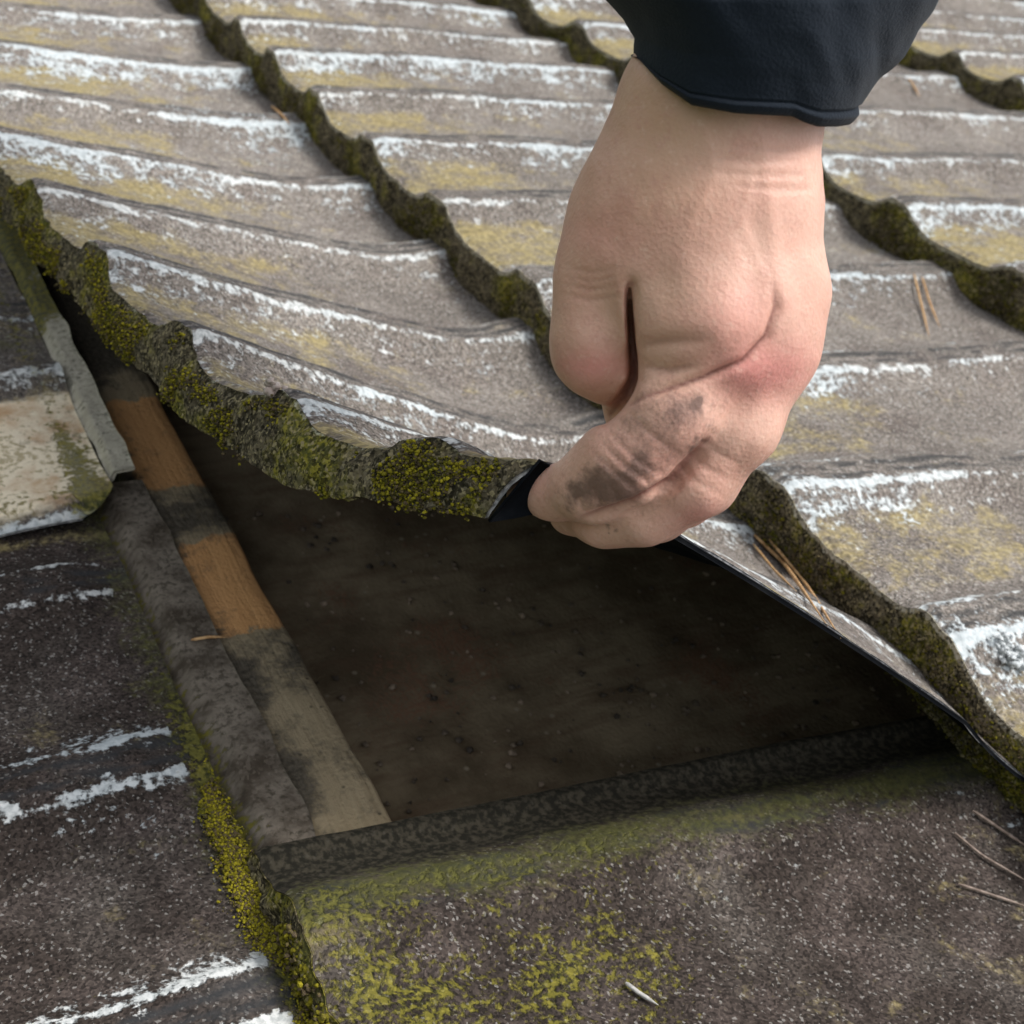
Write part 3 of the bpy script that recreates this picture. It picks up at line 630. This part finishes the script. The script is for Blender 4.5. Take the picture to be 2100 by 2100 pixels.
disp += .0004*np.exp(-(pdist([(1470, 560), (1455, 400), (1440, 280)])[0]/16)**2)*front
for x in range(6):
    groove([(1090+30*x, 935-10*x), (1105+30*x, 975-16*x)], 5, .00035, .15)
disp += blob(1370, 590, 60, 70, .0016)+blob(1420, 700, 50, 40, .0012)+blob(1490, 600, 45, 80, .0010)+blob(1120, 480, 50, 60, .0008)
disp -= blob(1250, 520, 70, 60, .0012)+blob(1420, 470, 30, 90, .0006)
disp += .0004*(fbm(hv*110, 3, 2)-.5)*2
hv = hv+nn*disp[:, None]
qx, qy = px.copy(), py.copy(); px = px+26*(fbm(hv*260, 41, 3)-.5)*2; py = py+26*(fbm(hv*260, 47, 3)-.5)*2
dirtv += blob(1230, 830, 80, 95, .58)+blob(1300, 770, 55, 45, .25)+blob(1150, 900, 60, 50, .5)+blob(1105, 930, 55, 40, .62)+blob(1180, 930, 70, 35, .5)+blob(1300, 780, 70, 50, .3)
for (x, y, r_, a) in [(1312, 768, 11, 1.3), (1318, 838, 9, .9), (1302, 850, 9, .9), (1212, 872, 20, .7), (1190, 905, 18, .6), (1147, 1000, 8, .9), (1172, 998, 7, .9), (1290, 700, 6, .4), (1090, 935, 16, .5), (1320, 545, 5, .35), (1320, 468, 5, .35)]:
    dirtv += blob(x, y, r_, r_, a)
px, py = qx, qy
red += blob(1420, 705, 80, 50, .95)+blob(1390, 610, 80, 70, .35)+blob(1150, 440, 90, 80, .45)+blob(1500, 690, 50, 60, .4)+blob(1115, 690, 75, 34, .85)+blob(1320, 975, 60, 30, .55)+blob(1250, 860, 90, 70, .25)+blob(1020, 915, 40, 30, .3)
tan += blob(1280, 200, 120, 110, .7)+blob(1230, 350, 110, 120, .5)+blob(1250, 690, 80, 60, .35)+blob(1130, 560, 80, 120, .2)+blob(1260, 560, 60, 60, .35)
R3 = np.stack(AX, 0)
hw = EYE+hv@R3
pbase = EYE+PX(1000, 900, .42)@R3
person = bpy.data.objects.new('person', None); COL.objects.link(person); person.location = pbase
tag(person, 'person in dark navy sleeve lifting the panel edge with a dirty bare hand', 'person')
hand = make_mesh('hand', hw-pbase, hf, MS, person, None, {'crease': crease, 'dirt': dirtv, 'red': red, 'tan': tan})

# sleeve: a soft cuff lofted round the forearm
na = 220; phi = np.linspace(0, 2*np.pi, na)
rows = [(-1900, 640, 2330, .50, .085), (-560, 900, 1960, .44, .060), (-300, 985, 1880, .41, .058), (-120, 1072, 1822, .395, .054), (0, 1132, 1762, .387, .048), (60, 1178, 1722, .386, .043), (110, 1200, 1692, .386, .039), (150, 1197, 1655, .386, .036), (185, 1195, 1628, .386, .034), (212, 1194, 1612, .386, .033)]
rows = np.array(rows, float); q = np.linspace(0, 1, 90); ri = q*(len(rows)-1)
R_ = np.stack([np.interp(ri, np.arange(len(rows)), rows[:, i]) for i in range(5)], -1)
sv = np.zeros((len(q), na, 3))
for i, (yy, xl, xr, dd, dep) in enumerate(R_):
    cx, hx = (xl+xr)/2, (xr-xl)/2; e = np.clip((ri[i]-1)/8, 0, 1)
    xx = cx+hx*np.sign(np.cos(phi))*np.abs(np.cos(phi))**.9; t = (xx-1203)/410
    hem = np.interp(t, [-.2, 0, .1, .24, .45, .72, .78, .84, .93, 1.0, 1.1], [-112, -104, -62, -22, -6, 0, 12, 20, 20, 16, -10])
    d_ = dd-dep*np.sin(phi)
    y2 = yy+hem*e**2.2+np.where(np.sin(phi) < 0, -18*np.abs(np.sin(phi))*e, 0)
    sv[i] = np.stack([(xx-SZ/2)/FOC*d_, -(y2-SZ/2)/FOC*d_, -d_], -1)
nrm = grid_normals(sv)
fold = .0040*(fbm(np.stack([sv[..., 0]*26, sv[..., 1]*42+sv[..., 0]*30, sv[..., 2]*22], -1), 5, 3)-.5)*2
ax_ = sv.mean(1, keepdims=True); rad = sv-ax_; rad /= np.linalg.norm(rad, axis=-1, keepdims=True)
hemroll = .0007*gau(q, .965, .02)-.0009*gau(q, .925, .008)
sv = sv+rad*(fold*np.clip((1-q[:, None])*3+.15, 0, 1)+hemroll[:, None])[..., None]
svw = EYE+sv@R3
inn = (sv-rad*.0030); 
full = np.concatenate([sv, (sv[-1:]-rad[-1:]*.0012-np.array([0, .0012, 0])), inn[::-1]], 0); fw = EYE+full@R3
slv = make_mesh('sleeve', (fw-pbase).reshape(-1, 3), grid_faces(len(full), na, False), MCL, person)
for o in (hand, slv):
    bm = bmesh.new(); bm.from_mesh(o.data)
    if o is slv: bmesh.ops.remove_doubles(bm, verts=bm.verts, dist=1e-6)
    bmesh.ops.recalc_face_normals(bm, faces=bm.faces); bm.to_mesh(o.data); bm.free()

# ------------------------------------------------------------------ small things placed on the surfaces found along the sight lines
bpy.context.view_layer.update()
dg = bpy.context.evaluated_depsgraph_get()
def hit(x, y):
    d = (PX(x, y, 1.0)@R3); d /= np.linalg.norm(d)
    ok, loc, nr, *_r = S.ray_cast(dg, Vector(EYE), Vector(d))
    if not ok: return None, None
    return np.array(loc), np.array(nr)

def needle(pts, name, label, r=.0006, mat=None, lift_=.0008):
    P = []
    for (x, y) in pts:
        a, n_ = hit(x, y)
        if a is None: return
        if n_@(EYE-a) < 0: n_ = -n_
        P.append(a+n_*(r+lift_))
    P = np.array(P); n = 14; t = np.linspace(0, 1, n); C = np.stack([np.interp(t, np.linspace(0, 1, len(P)), P[:, i]) for i in range(3)], -1)
    kx = np.hanning(5); kx /= kx.sum(); C[2:-2] = np.stack([np.convolve(C[:, i], kx, 'valid') for i in range(3)], -1)
    d = np.gradient(C, axis=0); d /= np.linalg.norm(d, axis=1, keepdims=True); a = np.cross(d, N); a /= np.linalg.norm(a, axis=1, keepdims=True); b = np.cross(a, d)
    k = 7; ph = np.linspace(0, 2*np.pi, k, endpoint=False); rr = r*np.clip(np.minimum(t*6+.5, (1-t)*3+.12), 0, 1)
    vs = C[:, None]+rr[:, None, None]*(np.cos(ph)[None, :, None]*a[:, None]+np.sin(ph)[None, :, None]*b[:, None])
    i, j = np.meshgrid(np.arange(n-1), np.arange(k), indexing='ij'); f = np.stack([i*k+j, i*k+(j+1) % k, (i+1)*k+(j+1) % k, (i+1)*k+j], -1).reshape(-1, 4)
    o = C[0].copy(); ob = make_mesh(name, vs.reshape(-1, 3)-o, f, mat or MNE); ob.location = o
    return tag(ob, label, 'twig' if name == 'twig' else 'pine needle', None if name == 'twig' else 'fallen pine needles on the roof')
MNE = mat_plain('dry_pine_needle', (.36, .19, .075), (.58, .37, .18), 300)
MNP = mat_plain('grey_pine_needle', (.20, .15, .12), (.36, .28, .23), 300)
MTW = mat_plain('pale_twig', (.34, .33, .31), (.60, .58, .54), 300)
needle([(1722, 520), (1738, 585), (1752, 640)], 'pine_needle', 'tan pine needle right of the hand, left one of a close pair', .0008)
needle([(1737, 525), (1752, 575), (1772, 622)], 'pine_needle', 'tan pine needle right of the hand, right one of a close pair', .0008)
needle([(1428, 1008), (1480, 1072), (1556, 1178)], 'pine_needle', 'long orange pine needle along the edge of the lifted panel below the fingers', .0009)
needle([(1446, 1018), (1520, 1110), (1582, 1200)], 'pine_needle', 'long orange pine needle nearest the mossy edge below the fingers', .0008)
needle([(1418, 1030), (1458, 1080), (1500, 1122)], 'pine_needle', 'short dull pine needle beside two longer ones below the fingers', .0006)
needle([(1832, 1532), (1880, 1565), (1945, 1608)], 'pine_needle', 'upper of three greyish pine needles by the lower right corner', .0007, MNP)
needle([(1798, 1575), (1850, 1618), (1945, 1672)], 'pine_needle', 'middle of three greyish pine needles by the lower right corner', .0006, MNP)
needle([(1806, 1672), (1860, 1690), (1945, 1718)], 'pine_needle', 'lowest of three greyish pine needles by the lower right corner', .0006, MNP)
needle([(512, 204), (528, 218), (546, 238)], 'pine_needle', 'tiny brown pine needle below the second mossy edge at upper left', .0010)
needle([(1712, 150), (1722, 165), (1734, 186)], 'pine_needle', 'tiny tan pine needle right of the navy sleeve', .0010)
needle([(360, 1212), (395, 1206), (428, 1208)], 'pine_needle', 'short straw coloured needle lying across the brown strip beside the batten', .0007)
needle([(1178, 1858), (1205, 1880), (1240, 1902)], 'twig', 'short pale twig on the dark panel near the bottom edge', .0008, MTW)

# moss seam along the joint of the lower course and moss patches on the near panel
Lp = [o for o in roof.children if o.name.startswith('roof_panel')]
def by_v(lo, hi, ul):                                        # the panel whose mesh covers that place
    p = Vector(W(ul, (lo+hi)/2, .0)); best = None
    for o in Lp:
        bb = [Vector(c) for c in o.bound_box]; mn = [min(b[i] for b in bb)-.02 for i in range(3)]; mx = [max(b[i] for b in bb)+.02 for i in range(3)]
        if all(mn[i] <= p[i] <= mx[i] for i in range(3)): best = o
    return best
near_low = by_v(-.3, -.1, .05); near_A = by_v(-.1, 0, .3)
on_roof(9500, -.40, -.12, lambda v: .124+0*v, lambda v: .0035*(.4+.6*sstep(-.42, -.30, v)), lambda u, v: .0015+0*v, .46, 101, (.00025, .0008), (.25, 1.0), near_low)
# one pale lump of lichen on the edge above the right end of the gap
c, n_ = hit(1895, 1235)
if c is not None:
    C = c+rng.normal(0, .0040, (110, 3)); blobs('lichen', C, rng.uniform(.0008, .0022, 110), by_v(-.5, -.3, .6), MC, np.full(110, .6), (.6, 1), .8)
c, n_ = hit(520, 738)
if c is not None:
    blobs('lichen', c+rng.normal(0, .0016, (14, 3)), rng.uniform(.0009, .0020, 14), lp, mat_plain('pink_crust', (.34, .27, .23), (.52, .45, .40)), np.full(14, .6), lump=.8)
# lawn far below the eaves
MG = mat_plain('lawn', (.03, .06, .015), (.07, .10, .03), 2)
gr = make_mesh('ground', np.array([[-300, -300, 0], [300, -300, 0], [300, 300, 0], [-300, 300, 0]], float), np.array([[0, 1, 2, 3]]), MG); tag(gr, kind='structure')
